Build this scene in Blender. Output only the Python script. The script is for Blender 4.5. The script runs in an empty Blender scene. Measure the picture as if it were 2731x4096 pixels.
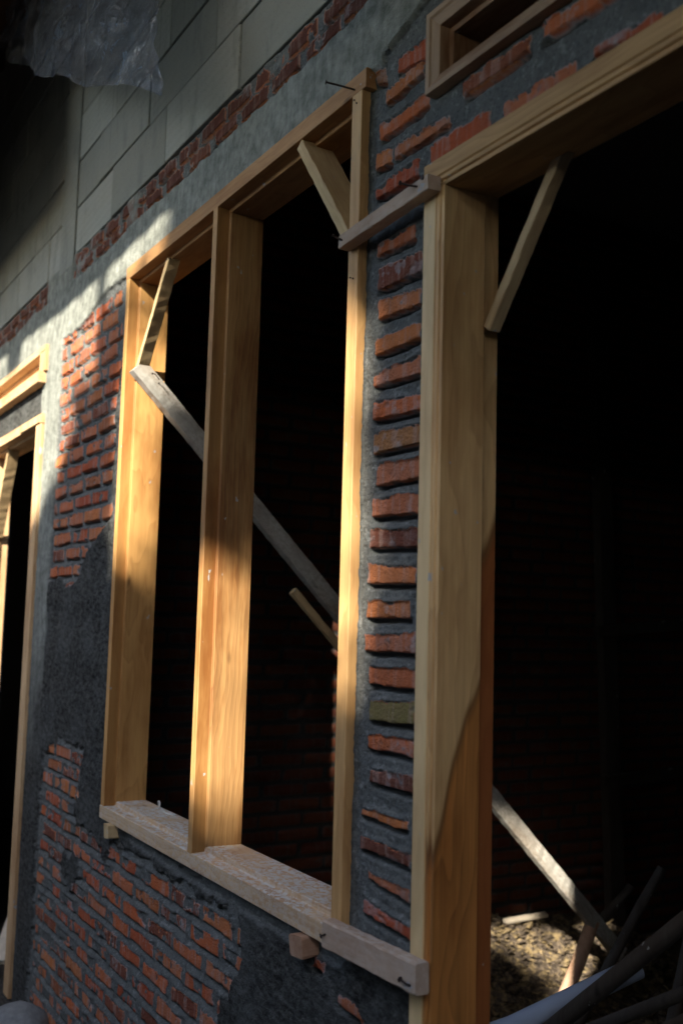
import bpy, bmesh, math, random
import numpy as np
from mathutils import Matrix, Vector
R_ = math.radians
SC = bpy.context.scene
COL = SC.collection
rng = random.Random(7)
nr = np.random.RandomState(11)

# ------------------------------------------------------------------ camera
cam = bpy.data.cameras.new('camera'); co = bpy.data.objects.new('camera', cam); COL.objects.link(co)
cr = Vector((0.507825, 0.861052, 0.026514)); cu = Vector((0.077639, -0.076398, 0.99405)); cf = Vector((-0.857955, 0.502745, 0.105648))
m = Matrix.Identity(4)
for i in range(3):
    m[i][0] = cr[i]; m[i][1] = cu[i]; m[i][2] = -cf[i]
m[0][3], m[1][3], m[2][3] = 0.0, -1.0, 1.5
co.matrix_world = m
cam.sensor_fit = 'VERTICAL'; cam.sensor_height = 36; cam.sensor_width = 24; cam.lens = 36.475
cam.clip_start = 0.05; cam.clip_end = 3000
cam.dof.use_dof = True; cam.dof.focus_distance = 2.35; cam.dof.aperture_fstop = 3.2
SC.camera = co

# ------------------------------------------------------------------ light
EL, AZ = 32.0, 35.8          # height of the sun, and its bearing from the facade's normal towards +x
w = bpy.data.worlds.new("World"); SC.world = w; w.use_nodes = True
nt = w.node_tree
for n in list(nt.nodes): nt.nodes.remove(n)
sky = nt.nodes.new('ShaderNodeTexSky'); sky.sky_type = 'NISHITA'; sky.sun_disc = False
bg = nt.nodes.new('ShaderNodeBackground'); wo = nt.nodes.new('ShaderNodeOutputWorld')
nt.links.new(sky.outputs[0], bg.inputs[0]); nt.links.new(bg.outputs[0], wo.inputs[0])
bg.inputs[1].default_value = 0.15
sdir = Vector((math.sin(R_(AZ)) * math.cos(R_(EL)), -math.cos(R_(AZ)) * math.cos(R_(EL)), math.sin(R_(EL)))).normalized()
sky.sun_elevation = R_(EL); sky.sun_rotation = R_(180 - AZ)
sun = bpy.data.lights.new('sun', 'SUN'); sun.energy = 4.7; sun.angle = R_(0.7); sun.color = (1.0, 0.925, 0.79)
so = bpy.data.objects.new('sun', sun); COL.objects.link(so)
so.rotation_euler = sdir.to_track_quat('Z', 'Y').to_euler()
TX = sdir.x / -sdir.y; TZ = sdir.z / -sdir.y     # drift of a sun ray per metre away from the facade
vs = SC.view_settings
vs.view_transform = 'Standard'; vs.look = 'None'; vs.exposure = 1.95; vs.gamma = 1.0
SC.cycles.max_bounces = 6; SC.cycles.diffuse_bounces = 4

# ------------------------------------------------------------------ materials
class NT:
    def __init__(s, name):
        s.m = bpy.data.materials.new(name); s.m.use_nodes = True; s.t = s.m.node_tree
        s.b = s.t.nodes['Principled BSDF']
    def n(s, typ, **kw):
        nd = s.t.nodes.new(typ)
        for k, v in kw.items():
            if isinstance(k, str) and k[0] == '_': setattr(nd, k[1:], v)
            else: s.set(nd, k, v)
        return nd
    def set(s, nd, k, v):
        sk = nd.inputs[int(k[1:])] if k[0] == 'i' and k[1:].isdigit() else nd.inputs[k]
        if hasattr(v, 'outputs'): v = v.outputs[0]
        if hasattr(v, 'is_linked'): s.t.links.new(v, sk)
        else: sk.default_value = v
    def math(s, op, a, b=0.0, c=None, clamp=False):
        nd = s.n('ShaderNodeMath', _operation=op, _use_clamp=clamp, i0=a, i1=b)
        if c is not None: s.set(nd, 'i2', c)
        return nd.outputs[0]
    def mix(s, f, a, b, mode='MIX'):
        nd = s.n('ShaderNodeMix', _data_type='RGBA', _blend_type=mode)
        for i, v in ((0, f), (6, a), (7, b)):
            if hasattr(v, 'outputs'): v = v.outputs[0]
            if hasattr(v, 'is_linked'): s.t.links.new(v, nd.inputs[i])
            else: nd.inputs[i].default_value = v if not (isinstance(v, tuple) and len(v) == 3) else v + (1,)
        return nd.outputs[2]
    def ramp(s, f, pts, interp='LINEAR'):
        nd = s.n('ShaderNodeValToRGB', i0=f); r = nd.color_ramp; r.interpolation = interp
        while len(r.elements) < len(pts): r.elements.new(0.5)
        for e, (p, c) in zip(r.elements, pts):
            e.position = p; e.color = (c if isinstance(c, tuple) else (c, c, c)) + (1,)
        return nd.outputs[0]
    def noise(s, vec, scale, detail=3, rough=0.55, dist=0.0):
        return s.n('ShaderNodeTexNoise', Vector=vec, Scale=scale, Detail=detail, Roughness=rough, Distortion=dist).outputs[0]
    def obj(s):
        return s.n('ShaderNodeTexCoord').outputs['Object']
    def map(s, v, sc=(1, 1, 1), loc=(0, 0, 0), rot=(0, 0, 0)):
        return s.n('ShaderNodeMapping', Vector=v, Scale=sc, Location=loc, Rotation=rot).outputs[0]
    def attr(s, name):
        return s.n('ShaderNodeAttribute', _attribute_name=name).outputs['Fac']
    def bump(s, h, strength=0.5, dist=0.002, normal=None):
        nd = s.n('ShaderNodeBump', Height=h, Strength=strength, Distance=dist)
        if normal is not None: s.set(nd, 'Normal', normal)
        return nd.outputs[0]
    def out(s, col, rough=0.7, normal=None, spec=0.3, **kw):
        s.set(s.b, 'Base Color', col); s.set(s.b, 'Roughness', rough); s.set(s.b, 'Specular IOR Level', spec)
        if normal is not None: s.set(s.b, 'Normal', normal)
        for k, v in kw.items(): s.set(s.b, k.replace('_', ' '), v)
        return s.m

def wood(name, light, dark, streak=0.6, rough=0.55, dust=0.0, seed=0.0, fig=0.5, ax=(0.35, 0.12), heart=None, rebate=None, face=None, band=60.0, saw=0.0, stain=0.55):
    """timber whose grain runs along local z"""
    k = NT(name); o = k.map(k.obj(), loc=(seed * 1.37, seed * 0.71, seed * 2.3))
    slow = k.noise(k.map(o, (3, 3, 0.9)), 2.0, 2)
    sep = k.n('ShaderNodeSeparateXYZ', Vector=k.obj())
    warp = k.math('MULTIPLY', k.math('SUBTRACT', k.noise(k.map(o, (6, 6, 1.6)), 1.0, 3), 0.5), 0.16)
    dx = k.math('ADD', k.math('SUBTRACT', sep.outputs[0], ax[0]), warp)
    dy = k.math('ADD', k.math('SUBTRACT', sep.outputs[1], ax[1]), k.math('MULTIPLY', warp, 0.7))
    dz = k.math('MULTIPLY', sep.outputs[2], 0.035)
    rr = k.math('ADD', k.math('SQRT', k.math('ADD', k.math('MULTIPLY', dx, dx), k.math('MULTIPLY', dy, dy))), dz)
    ring = k.math('FRACT', k.math('MULTIPLY', rr, band))
    ring = k.ramp(ring, [(0, 0.0), (0.75, 0.55), (0.93, 1.0), (1.0, 0.0)])
    fine = k.noise(k.map(o, (1, 1, 0.018)), 330, 3, 0.7)
    mid = k.noise(k.map(o, (1, 1, 0.03)), 55, 3, 0.6)
    f = k.math('ADD', k.math('MULTIPLY', ring, 0.5 * fig), k.math('MULTIPLY', mid, streak))
    f = k.math('ADD', f, k.math('MULTIPLY', fine, 0.5)); f = k.math('ADD', f, k.math('MULTIPLY', slow, 0.5))
    f = k.math('SUBTRACT', f, 0.45 + 0.3 * streak)
    col = k.ramp(f, [(0.05, light), (0.45, tuple(a * 0.55 + b * 0.45 for a, b in zip(light, dark))), (0.95, dark)])
    if rebate:       # orange painted in where light bounces inside the rebate
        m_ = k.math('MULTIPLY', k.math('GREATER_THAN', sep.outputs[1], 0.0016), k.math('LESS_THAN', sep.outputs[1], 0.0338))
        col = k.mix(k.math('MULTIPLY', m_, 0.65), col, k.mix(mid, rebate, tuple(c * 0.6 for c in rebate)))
        col = k.mix(k.math('MULTIPLY', k.math('LESS_THAN', sep.outputs[1], 0.0012), 0.5), col, tuple(min(1, c * 1.15) for c in light))  # front lip painted paler, as sky light would make it
    if face:         # outer face painted paler, for the sky light it catches
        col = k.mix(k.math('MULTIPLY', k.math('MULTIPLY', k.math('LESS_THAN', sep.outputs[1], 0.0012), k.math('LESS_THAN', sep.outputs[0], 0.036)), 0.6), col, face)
    if heart:        # reddish heartwood beside pale sapwood: an uneven line with its own dark rim
        hc, zc, sl = heart
        h = k.math('ADD', k.math('MULTIPLY', k.math('SUBTRACT', zc, sep.outputs[2]), 1.0), k.math('MULTIPLY', sep.outputs[1], sl))
        h = k.math('SUBTRACT', h, k.math('MULTIPLY', k.math('LESS_THAN', sep.outputs[0], 0.036), k.math('LESS_THAN', sep.outputs[1], 0.004)))
        h = k.math('ADD', h, k.math('MULTIPLY', k.math('SUBTRACT', k.noise(k.map(o, (5, 5, 1.6)), 1.0, 1), 0.5), 0.5))
        h = k.math('ADD', h, k.math('MULTIPLY', k.math('SUBTRACT', k.noise(k.map(o, (18, 18, 1.5)), 1.0, 1), 0.5), 0.12))
        h = k.math('ADD', h, k.math('MULTIPLY', k.math('GREATER_THAN', sep.outputs[1], 0.0915), k.math('MULTIPLY', k.math('LESS_THAN', sep.outputs[0], 0.055), 0.22)))
        inside = k.ramp(h, [(0.50, 0.0), (0.53, 1.0)]); rim = k.ramp(h, [(0.49, 0.0), (0.515, 1.0), (0.545, 0.0)])
        hcol = k.mix(k.ramp(f, [(0.1, 0.0), (0.6, 1.0)]), hc, tuple(c * 0.45 for c in hc))
        hcol = k.mix(k.math('MULTIPLY', k.math('LESS_THAN', sep.outputs[0], 0.055), k.math('MULTIPLY', k.math('GREATER_THAN', sep.outputs[1], 0.0915), 0.8)), hcol, (0.26, 0.075, 0.022))
        col = k.mix(inside, col, hcol); col = k.mix(k.math('MULTIPLY', rim, 0.9), col, tuple(c * 0.28 for c in hc))
    blot = k.ramp(k.noise(k.map(o, (1.6, 1.6, 0.35)), 8, 4, 0.65), [(0.44, 0.0), (0.66, 1.0)])
    col = k.mix(k.math('MULTIPLY', blot, stain), col, (0.50, 0.33, 0.20), 'MULTIPLY')
    vor = k.n('ShaderNodeTexVoronoi', Vector=k.map(o, (1, 1, 0.35)), Scale=9.0).outputs['Distance']
    knot = k.ramp(vor, [(0.02, 1.0), (0.075, 0.0)])
    col = k.mix(k.math('MULTIPLY', knot, 0.75), col, tuple(c * 0.35 for c in dark))
    spk = k.ramp(k.noise(o, 240, 2), [(0.70, 0.0), (0.74, 1.0)])
    col = k.mix(k.math('MULTIPLY', spk, 0.10), col, (0.08, 0.06, 0.05))
    spl = k.ramp(k.noise(k.map(o, (1, 1, 0.6)), 34, 3, 0.6), [(0.70, 0.0), (0.715, 1.0)])
    col = k.mix(k.math('MULTIPLY', spl, 0.8), col, (0.36, 0.37, 0.37))
    h = k.math('ADD', k.math('MULTIPLY', fine, 0.6), k.math('MULTIPLY', mid, 0.5))
    if saw: h = k.math('ADD', h, k.math('MULTIPLY', k.noise(k.map(o, (1, 1, 0.6)), 70, 4, 0.7), saw))
    if dust:
        g = k.n('ShaderNodeNewGeometry'); up = k.n('ShaderNodeSeparateXYZ', Vector=g.outputs['Normal']).outputs[2]
        d1 = k.ramp(k.noise(k.map(o, (1, 1, 0.7)), 85, 5, 0.8), [(0.46, 0.0), (0.53, 1.0)])
        d2 = k.ramp(k.noise(o, 9, 3), [(0.30, 0.0), (0.52, 1.0)])
        amt = k.math('MULTIPLY', k.math('MULTIPLY', d1, d2), k.ramp(up, [(0.0, 0.35 * dust), (0.9, dust)]))
        col = k.mix(amt, col, (0.60, 0.575, 0.52)); h = k.math('ADD', h, k.math('MULTIPLY', amt, 1.6))
    r = k.math('ADD', rough, k.math('MULTIPLY', mid, 0.25))
    return k.out(col, r, k.bump(h, 0.35, 0.0016), 0.35)

# the new frames: pale tan to orange brown
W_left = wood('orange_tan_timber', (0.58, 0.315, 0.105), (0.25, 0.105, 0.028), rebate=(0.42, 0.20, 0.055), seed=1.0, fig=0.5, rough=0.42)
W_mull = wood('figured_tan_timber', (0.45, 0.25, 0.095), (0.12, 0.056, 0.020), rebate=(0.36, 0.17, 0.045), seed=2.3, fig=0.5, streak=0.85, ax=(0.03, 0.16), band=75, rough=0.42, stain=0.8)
W_rst = wood('clear_tan_timber', (0.62, 0.37, 0.15), (0.32, 0.145, 0.045), seed=3.1, fig=0.45, rough=0.45)
W_head = wood('brown_tan_timber', (0.46, 0.245, 0.095), (0.22, 0.10, 0.034), seed=4.4, fig=0.4)
W_sill = wood('dusty_sill_timber', (0.64, 0.46, 0.27), (0.36, 0.17, 0.08), seed=5.2, fig=0.6, dust=1.0, rough=0.7, stain=0.5)
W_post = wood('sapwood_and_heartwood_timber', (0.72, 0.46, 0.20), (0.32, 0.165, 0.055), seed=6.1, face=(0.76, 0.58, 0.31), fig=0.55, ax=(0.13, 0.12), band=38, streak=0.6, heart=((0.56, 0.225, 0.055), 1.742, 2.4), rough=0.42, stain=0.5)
W_dhead = wood('golden_lintel_timber', (0.52, 0.305, 0.12), (0.22, 0.105, 0.03), seed=7.7, fig=0.5)
W_trans = wood('blotched_pinkish_timber', (0.38, 0.25, 0.15), (0.12, 0.06, 0.035), seed=8.2, fig=0.3, streak=0.3, stain=1.0)
W_far = wood('far_frame_timber', (0.64, 0.44, 0.24), (0.42, 0.22, 0.10), seed=9.5, fig=0.4)
W_batt = wood('weathered_pink_batten', (0.52, 0.385, 0.28), (0.27, 0.19, 0.13), seed=10.2, fig=0.2, rough=0.85, dust=0.35, saw=0.6)
W_gray = wood('cement_grey_board', (0.34, 0.32, 0.28), (0.17, 0.155, 0.13), seed=11.9, fig=0.15, streak=0.4, rough=0.9, dust=0.7, saw=0.5)
W_brace = wood('pale_rough_batten', (0.60, 0.43, 0.225), (0.32, 0.19, 0.08), seed=12.4, fig=0.25, rough=0.75, saw=0.5)
W_dark = wood('old_dark_timber', (0.055, 0.046, 0.037), (0.025, 0.021, 0.017), seed=13.4, fig=0.3, rough=0.85, saw=0.6)
W_stake = wood('peeled_round_pole', (0.52, 0.33, 0.22), (0.24, 0.125, 0.07), seed=14.4, fig=0.1, rough=0.7)

def flat(name, c, rough=0.7, var=0.3, scale=30, bump=0.3, metallic=0.0):
    k = NT(name); n1 = k.noise(k.obj(), scale, 4, 0.65)
    col = k.mix(n1, tuple(x * (1 - var) for x in c), tuple(min(1, x * (1 + var)) for x in c))
    return k.out(col, rough, k.bump(n1, bump, 0.003), Metallic=metallic)
M_nail = flat('rusty_nail_steel', (0.05, 0.035, 0.03), 0.6, metallic=0.6)
M_pipe = flat('blue_grey_plastic', (0.36, 0.42, 0.52), 0.42, 0.08, 12)
M_string = flat('frayed_string', (0.55, 0.53, 0.48), 0.9)
M_stone = flat('grey_rubble', (0.20, 0.20, 0.19), 0.95, 0.5, 40, 0.8)
M_ply = flat('pale_sawn_offcut', (0.55, 0.47, 0.36), 0.85)
M_bark = flat('brown_bark', (0.10, 0.07, 0.05), 0.9, 0.5, 20, 1.0)
M_tile = flat('clay_roof_tile', (0.10, 0.05, 0.035), 0.8)
M_core = flat('grey_mortar_core', (0.12, 0.12, 0.12), 0.95)
kk = NT('green_leaf'); M_leaf = kk.out(kk.mix(kk.noise(kk.obj(), 3, 2), (0.03, 0.07, 0.015), (0.08, 0.13, 0.03)), 0.5, Transmission_Weight=0.0)

def soil(name, a, b, gold=0.0):
    k = NT(name); o = k.obj()
    n1 = k.noise(o, 9, 5, 0.7); n2 = k.noise(k.map(o, (1, 2.2, 1)), 60, 4, 0.7)
    col = k.mix(n1, a, b); col = k.mix(k.ramp(n2, [(0.45, 0.0), (0.6, 1.0)]), col, tuple(x * 0.4 for x in a))
    if gold: col = k.mix(k.math('MULTIPLY', k.ramp(k.noise(o, 26, 3), [(0.5, 0.0), (0.62, 1.0)]), gold), col, (0.50, 0.36, 0.16))
    return k.out(col, 0.95, k.bump(n2, 0.8, 0.01))
M_soil = soil('grey_brown_soil', (0.045, 0.040, 0.034), (0.085, 0.075, 0.062))
M_floor = soil('dusty_earth_floor', (0.06, 0.05, 0.04), (0.11, 0.092, 0.07))
M_heap = soil('straw_and_rubble', (0.05, 0.037, 0.026), (0.16, 0.12, 0.085), 0.35)

def masonry(name):
    k = NT(name); o = k.obj()
    br, rn, dk, pl, ht = (k.attr(a) for a in ('brick', 'rnd', 'dark', 'pale', 'painted_shade'))
    n1 = k.noise(o, 28, 5, 0.65); n2 = k.noise(o, 160, 3, 0.7); n3 = k.noise(o, 6, 3)
    vert = k.noise(k.map(o, (1, 1, 0.10)), 60, 3, 0.6)
    mort = k.mix(n1, (0.056, 0.058, 0.054), (0.200, 0.205, 0.190))
    mort = k.mix(k.ramp(n3, [(0.35, 0.0), (0.7, 0.45)]), mort, (0.085, 0.088, 0.083))
    mort = k.mix(k.ramp(n2, [(0.34, 0.55), (0.48, 0.0)]), mort, (0.03, 0.032, 0.031))
    mort = k.mix(k.math('MULTIPLY', k.ramp(k.noise(o, 70, 4, 0.7), [(0.56, 0.0), (0.66, 1.0)]), 0.45), mort, (0.30, 0.305, 0.29))
    drk = k.mix(k.ramp(k.noise(k.map(o, (0.45, 1, 1)), 70, 5, 0.75), [(0.36, 0.0), (0.62, 1.0)]), (0.012, 0.0115, 0.0105), (0.092, 0.092, 0.083))
    drk = k.mix(k.math('MULTIPLY', k.ramp(n3, [(0.45, 0.0), (0.65, 1.0)]), 0.35), drk, (0.11, 0.116, 0.11))
    grit = k.ramp(k.noise(o, 320, 1), [(0.76, 0.0), (0.80, 1.0)])
    drk = k.mix(k.math('MULTIPLY', grit, 0.5), drk, (0.30, 0.30, 0.28))
    pale = k.mix(k.ramp(n1, [(0.3, 0.0), (0.7, 1.0)]), (0.13, 0.137, 0.117), (0.31, 0.32, 0.28))
    pale = k.mix(k.ramp(vert, [(0.5, 0.0), (0.75, 0.5)]), pale, (0.11, 0.115, 0.10))
    base = k.mix(dk, mort, drk); base = k.mix(pl, base, pale)
    hue = k.ramp(rn, [(0.0, (0.36, 0.060, 0.024)), (0.28, (0.52, 0.130, 0.042)), (0.5, (0.44, 0.145, 0.068)), (0.68, (0.55, 0.18, 0.055)), (0.80, (0.19, 0.05, 0.026)), (0.9, (0.14, 0.042, 0.026)), (0.95, (0.36, 0.16, 0.06)), (1.0, (0.21, 0.17, 0.06))])
    hue = k.mix(k.ramp(n1, [(0.35, 0.0), (0.75, 0.8)]), hue, k.mix(0.5, hue, (0.20, 0.11, 0.07)))
    hue = k.mix(k.math('MULTIPLY', k.ramp(vert, [(0.50, 0.0), (0.66, 1.0)]), 0.45), hue, (0.40, 0.27, 0.22))
    hue = k.mix(k.math('MULTIPLY', k.ramp(k.noise(o, 14, 4, 0.7), [(0.60, 0.0), (0.70, 1.0)]), 0.55), hue, (0.36, 0.35, 0.34))
    pit = k.ramp(k.noise(o, 210, 2), [(0.66, 0.0), (0.72, 1.0)])
    hue = k.mix(k.math('MULTIPLY', pit, 0.6), hue, (0.10, 0.05, 0.035))
    edge = k.ramp(br, [(0.15, 0.0), (0.5, 1.0)])
    col = k.mix(edge, base, hue)
    rim = k.ramp(br, [(0.1, 0.0), (0.35, 1.0), (0.75, 0.0)])
    col = k.mix(k.math('MULTIPLY', rim, k.math('MULTIPLY', k.ramp(n3, [(0.4, 0.0), (0.6, 1.0)]), 0.5)), col, (0.38, 0.39, 0.39))
    col = k.mix(ht, col, (0.012, 0.010, 0.009))  # painted shade: blends the colour towards black
    h = k.math('ADD', k.math('MULTIPLY', n2, 1.1), k.math('MULTIPLY', n1, 0.8))
    h = k.math('SUBTRACT', h, k.math('MULTIPLY', pit, 0.4))
    h = k.math('ADD', h, k.math('MULTIPLY', k.noise(o, 75, 5, 0.75), k.math('MULTIPLY', dk, 2.2)))
    return k.out(col, 0.93, k.bump(h, 0.9, 0.0045), 0.2)
M_wall = masonry('brick_and_cement_masonry')

def block_mat():
    k = NT('aerated_concrete'); o = k.obj()
    n1 = k.noise(o, 5, 4, 0.6); v = k.noise(k.map(o, (1, 1, 0.05)), 30, 3, 0.6)
    col = k.mix(n1, (0.19, 0.198, 0.172), (0.29, 0.30, 0.265))
    col = k.mix(k.ramp(v, [(0.5, 0.0), (0.7, 0.45)]), col, (0.22, 0.225, 0.20))
    col = k.mix(k.math('MULTIPLY', k.ramp(k.noise(k.map(o, (1, 1, 0.012)), 55, 2), [(0.70, 0.0), (0.73, 1.0)]), 0.7), col, (0.07, 0.07, 0.065))
    isl = k.n('ShaderNodeNewGeometry').outputs['Random Per Island']
    col = k.mix(0.35, col, k.mix(isl, (0.13, 0.137, 0.12), (0.42, 0.43, 0.39)))
    pore = k.ramp(k.noise(o, 190, 2), [(0.30, 1.0), (0.40, 0.0)]); col = k.mix(k.math('MULTIPLY', pore, 0.5), col, (0.08, 0.082, 0.07))
    col = k.mix(k.ramp(k.noise(k.map(o, (1, 1, 0.35)), 11, 5, 0.7), [(0.54, 0.0), (0.66, 0.5)]), col, (0.13, 0.135, 0.13))
    wv = k.n('ShaderNodeTexWave', _wave_type='BANDS', _bands_direction='Z', Vector=k.map(o, rot=(0, R_(4), 0)), Scale=11.0, Distortion=0.6, Detail=1.0).outputs[1]
    col = k.mix(k.math('MULTIPLY', wv, 0.16), col, (0.20, 0.20, 0.19))
    return k.out(col, 0.95, k.bump(k.math('ADD', k.math('MULTIPLY', wv, 0.5), k.noise(o, 140, 3)), 0.4, 0.003), 0.15)
M_block = block_mat()

def sheet_mat():
    k = NT('clear_crinkled_plastic'); o = k.obj()
    n = k.noise(o, 4, 6, 0.75, 1.5); n2 = k.noise(o, 13, 5, 0.75, 1.2)
    vr = k.n('ShaderNodeTexVoronoi', _feature='DISTANCE_TO_EDGE', Vector=k.mix(0.12, o, k.n('ShaderNodeTexNoise', Vector=o, Scale=6.0).outputs[1]), Scale=9.0).outputs[0]
    h = k.math('ADD', k.math('MULTIPLY', n, 1.3), k.math('ADD', k.math('MULTIPLY', n2, 0.4), k.math('MULTIPLY', vr, 0.8)))
    bp = k.bump(h, 1.0, 0.12)
    tr = k.n('ShaderNodeBsdfTransparent', Color=(0.48, 0.52, 0.55, 1))
    gl = k.n('ShaderNodeBsdfGlossy', Color=(0.85, 0.9, 1, 1), Roughness=0.13, Normal=bp)
    df = k.n('ShaderNodeBsdfDiffuse', Color=(0.40, 0.50, 0.62, 1), Normal=bp); tl = k.n('ShaderNodeBsdfTranslucent', Color=(0.42, 0.54, 0.70, 1), Normal=bp)
    m1 = k.n('ShaderNodeMixShader', i0=0.5, i1=df, i2=tl)
    m2 = k.n('ShaderNodeMixShader', i0=k.math('MULTIPLY', k.ramp(k.math('ADD', k.math('MULTIPLY', n2, 0.5), k.math('MULTIPLY', n, 0.5)), [(0.46, 0.06), (0.56, 0.35), (0.60, 1.0), (0.66, 0.3)]), 0.6), i1=tr, i2=m1)  # pale blue streaks painted in place of highlights on the folds
    m3 = k.n('ShaderNodeMixShader', i0=0.30, i1=m2, i2=gl)
    k.t.links.new(m3.outputs[0], k.t.nodes['Material Output'].inputs[0])
    return k.m
M_sheet = sheet_mat()

M_tarp = flat('black_shade_tarp', (0.02, 0.022, 0.024), 0.6)

# ------------------------------------------------------------------ helpers
def tag(o, label=None, cat=None, group=None, kind=None):
    if label: o['label'] = label
    if cat: o['category'] = cat
    if group: o['group'] = group
    if kind: o['kind'] = kind
    return o
def thing(name, label, cat, loc=(0, 0, 0), group=None):
    o = bpy.data.objects.new(name, None); COL.objects.link(o); o.location = loc; o.empty_display_size = 0.1
    return tag(o, label, cat, group)
def link(name, bm, mat, parent=None, mw=None, smooth=False):
    me = bpy.data.meshes.new(name); bm.normal_update(); bm.to_mesh(me); bm.free()
    me.materials.append(mat); o = bpy.data.objects.new(name, me); COL.objects.link(o)
    if smooth:
        for p in me.polygons: p.use_smooth = True
    if parent is not None:
        o.parent = parent; o.matrix_parent_inverse = Matrix.Identity(4)
        loc = Matrix.Translation(-Vector(parent.location)) if parent.parent is None else Matrix.Identity(4)
        o.matrix_local = loc @ (mw or Matrix.Identity(4))
    elif mw is not None: o.matrix_world = mw
    return o
def frame_mat(zdir, xhint, loc):
    z = Vector(zdir).normalized(); x = Vector(xhint); x = (x - z * x.dot(z)).normalized(); y = z.cross(x)
    M = Matrix.Identity(4)
    for i in range(3): M[i][0] = x[i]; M[i][1] = y[i]; M[i][2] = z[i]; M[i][3] = loc[i]
    return M
def chamfer(poly, c):
    out = []; n = len(poly)
    for i in range(n):
        p = Vector(poly[i]); a = Vector(poly[i - 1]); b = Vector(poly[(i + 1) % n])
        la, lb = (a - p).length, (b - p).length; k = min(c, la * 0.35, lb * 0.35)
        out += [tuple(p + (a - p) / la * k), tuple(p + (b - p) / lb * k)]
    return out
def prism(poly, L, seg=1, c=0.0012, wob=0.0, rough=0.0, taper=None, seed=0):
    """profile in local xy, extruded along local z"""
    r = random.Random(seed); P = chamfer(poly, c) if c else poly; bm = bmesh.new(); rings = []
    ox = oy = 0.0
    for j in range(seg + 1):
        t = j / seg; s = 1.0 if taper is None else 1 + (taper - 1) * t
        if wob: ox = wob * math.sin(t * 5 + seed); oy = wob * math.sin(t * 4 + seed * 2)
        rings.append([bm.verts.new((x * s + ox + r.uniform(-rough, rough), y * s + oy + r.uniform(-rough, rough), t * L)) for x, y in P])
    n = len(P)
    for j in range(seg):
        for i in range(n):
            bm.faces.new((rings[j][i], rings[j][(i + 1) % n], rings[j + 1][(i + 1) % n], rings[j + 1][i]))
    bm.faces.new(list(reversed(rings[0]))); bm.faces.new(rings[-1])
    bmesh.ops.recalc_face_normals(bm, faces=bm.faces)
    return bm
def rect(x0, x1, y0, y1): return [(x0, y0), (x1, y0), (x1, y1), (x0, y1)]
def circ(r, n=14): return [(r * math.cos(2 * math.pi * i / n), r * math.sin(2 * math.pi * i / n)) for i in range(n)]
def add_tube(bm, pts, r, n=8, r2=None):
    pts = [Vector(p) for p in pts]; rings = []
    for i, p in enumerate(pts):
        d = (pts[min(i + 1, len(pts) - 1)] - pts[max(i - 1, 0)]).normalized()
        u = d.orthogonal().normalized(); v = d.cross(u); rr = r if r2 is None else r + (r2 - r) * i / (len(pts) - 1)
        if rings:   # keep rings aligned
            pu = prevu - d * prevu.dot(d)
            if pu.length > 1e-4: u = pu.normalized(); v = d.cross(u)
        prevu = u
        rings.append([bm.verts.new(p + (u * math.cos(a) + v * math.sin(a)) * rr) for a in (2 * math.pi * k / n for k in range(n))])
    for a, b in zip(rings, rings[1:]):
        for k in range(n): bm.faces.new((a[k], a[(k + 1) % n], b[(k + 1) % n], b[k]))
    bm.faces.new(list(reversed(rings[0]))); bm.faces.new(rings[-1])
def tube(name, pts, r, mat, parent=None, n=8, r2=None, smooth=True):
    bm = bmesh.new(); add_tube(bm, pts, r, n, r2); bmesh.ops.recalc_face_normals(bm, faces=bm.faces)
    return link(name, bm, mat, parent, smooth=smooth)
def add_box(bm, x0, x1, y0, y1, z0, z1):
    vs = [bm.verts.new((x, y, z)) for z in (z0, z1) for x, y in ((x0, y0), (x1, y0), (x1, y1), (x0, y1))]
    for f in ((3, 2, 1, 0), (4, 5, 6, 7), (0, 1, 5, 4), (1, 2, 6, 5), (2, 3, 7, 6), (3, 0, 4, 7)): bm.faces.new([vs[i] for i in f])
    return vs
def box(name, b, mat, parent=None):
    bm = bmesh.new(); add_box(bm, *b); return link(name, bm, mat, parent)
def plank(name, p0, p1, wid, thk, face, mat, parent=None, seed=1, rough=0.0007, off=(0, 0), c=0.0015):
    """a board from p0 to p1; its broad face looks along `face`"""
    p0, p1 = Vector(p0), Vector(p1); d = p1 - p0
    M = frame_mat(d, face, p0)
    return link(name, prism(rect(-thk / 2 + off[0], thk / 2 + off[0], -wid / 2 + off[1], wid / 2 + off[1]), d.length, seg=max(2, int(d.length / 0.02)), c=c, rough=rough, seed=seed), mat, parent, M)
def nail(parent, pts, r=0.0022, head=0.0045):
    bm = bmesh.new(); add_tube(bm, pts, r, 7)
    a, b = Vector(pts[0]), Vector(pts[1]); d = (a - b).normalized()
    add_tube(bm, [a, a + d * 0.002], head, 9); bmesh.ops.recalc_face_normals(bm, faces=bm.faces)
    return link('nail', bm, M_nail, parent)

# value noise on arrays
def _h(i, j, s):
    v = np.sin(i * 127.1 + j * 311.7 + s * 74.7) * 43758.5453
    return v - np.floor(v)
def vnoise(x, y, s=0):
    xi, yi = np.floor(x), np.floor(y); fx, fy = x - xi, y - yi
    fx = fx * fx * (3 - 2 * fx); fy = fy * fy * (3 - 2 * fy)
    a, b, c, d = _h(xi, yi, s), _h(xi + 1, yi, s), _h(xi, yi + 1, s), _h(xi + 1, yi + 1, s)
    return (a * (1 - fx) + b * fx) * (1 - fy) + (c * (1 - fx) + d * fx) * fy
def fbm(x, y, f, oct=4, s=0):
    v = 0; a = 0.5
    for o in range(oct): v = v + a * (vnoise(x * f, y * f, s + o * 13) - 0.5); f *= 2.03; a *= 0.55
    return v * 2      # about -1..1
def sst(a, b, x):
    t = np.clip((x - a) / (b - a), 0, 1); return t * t * (3 - 2 * t)
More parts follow.
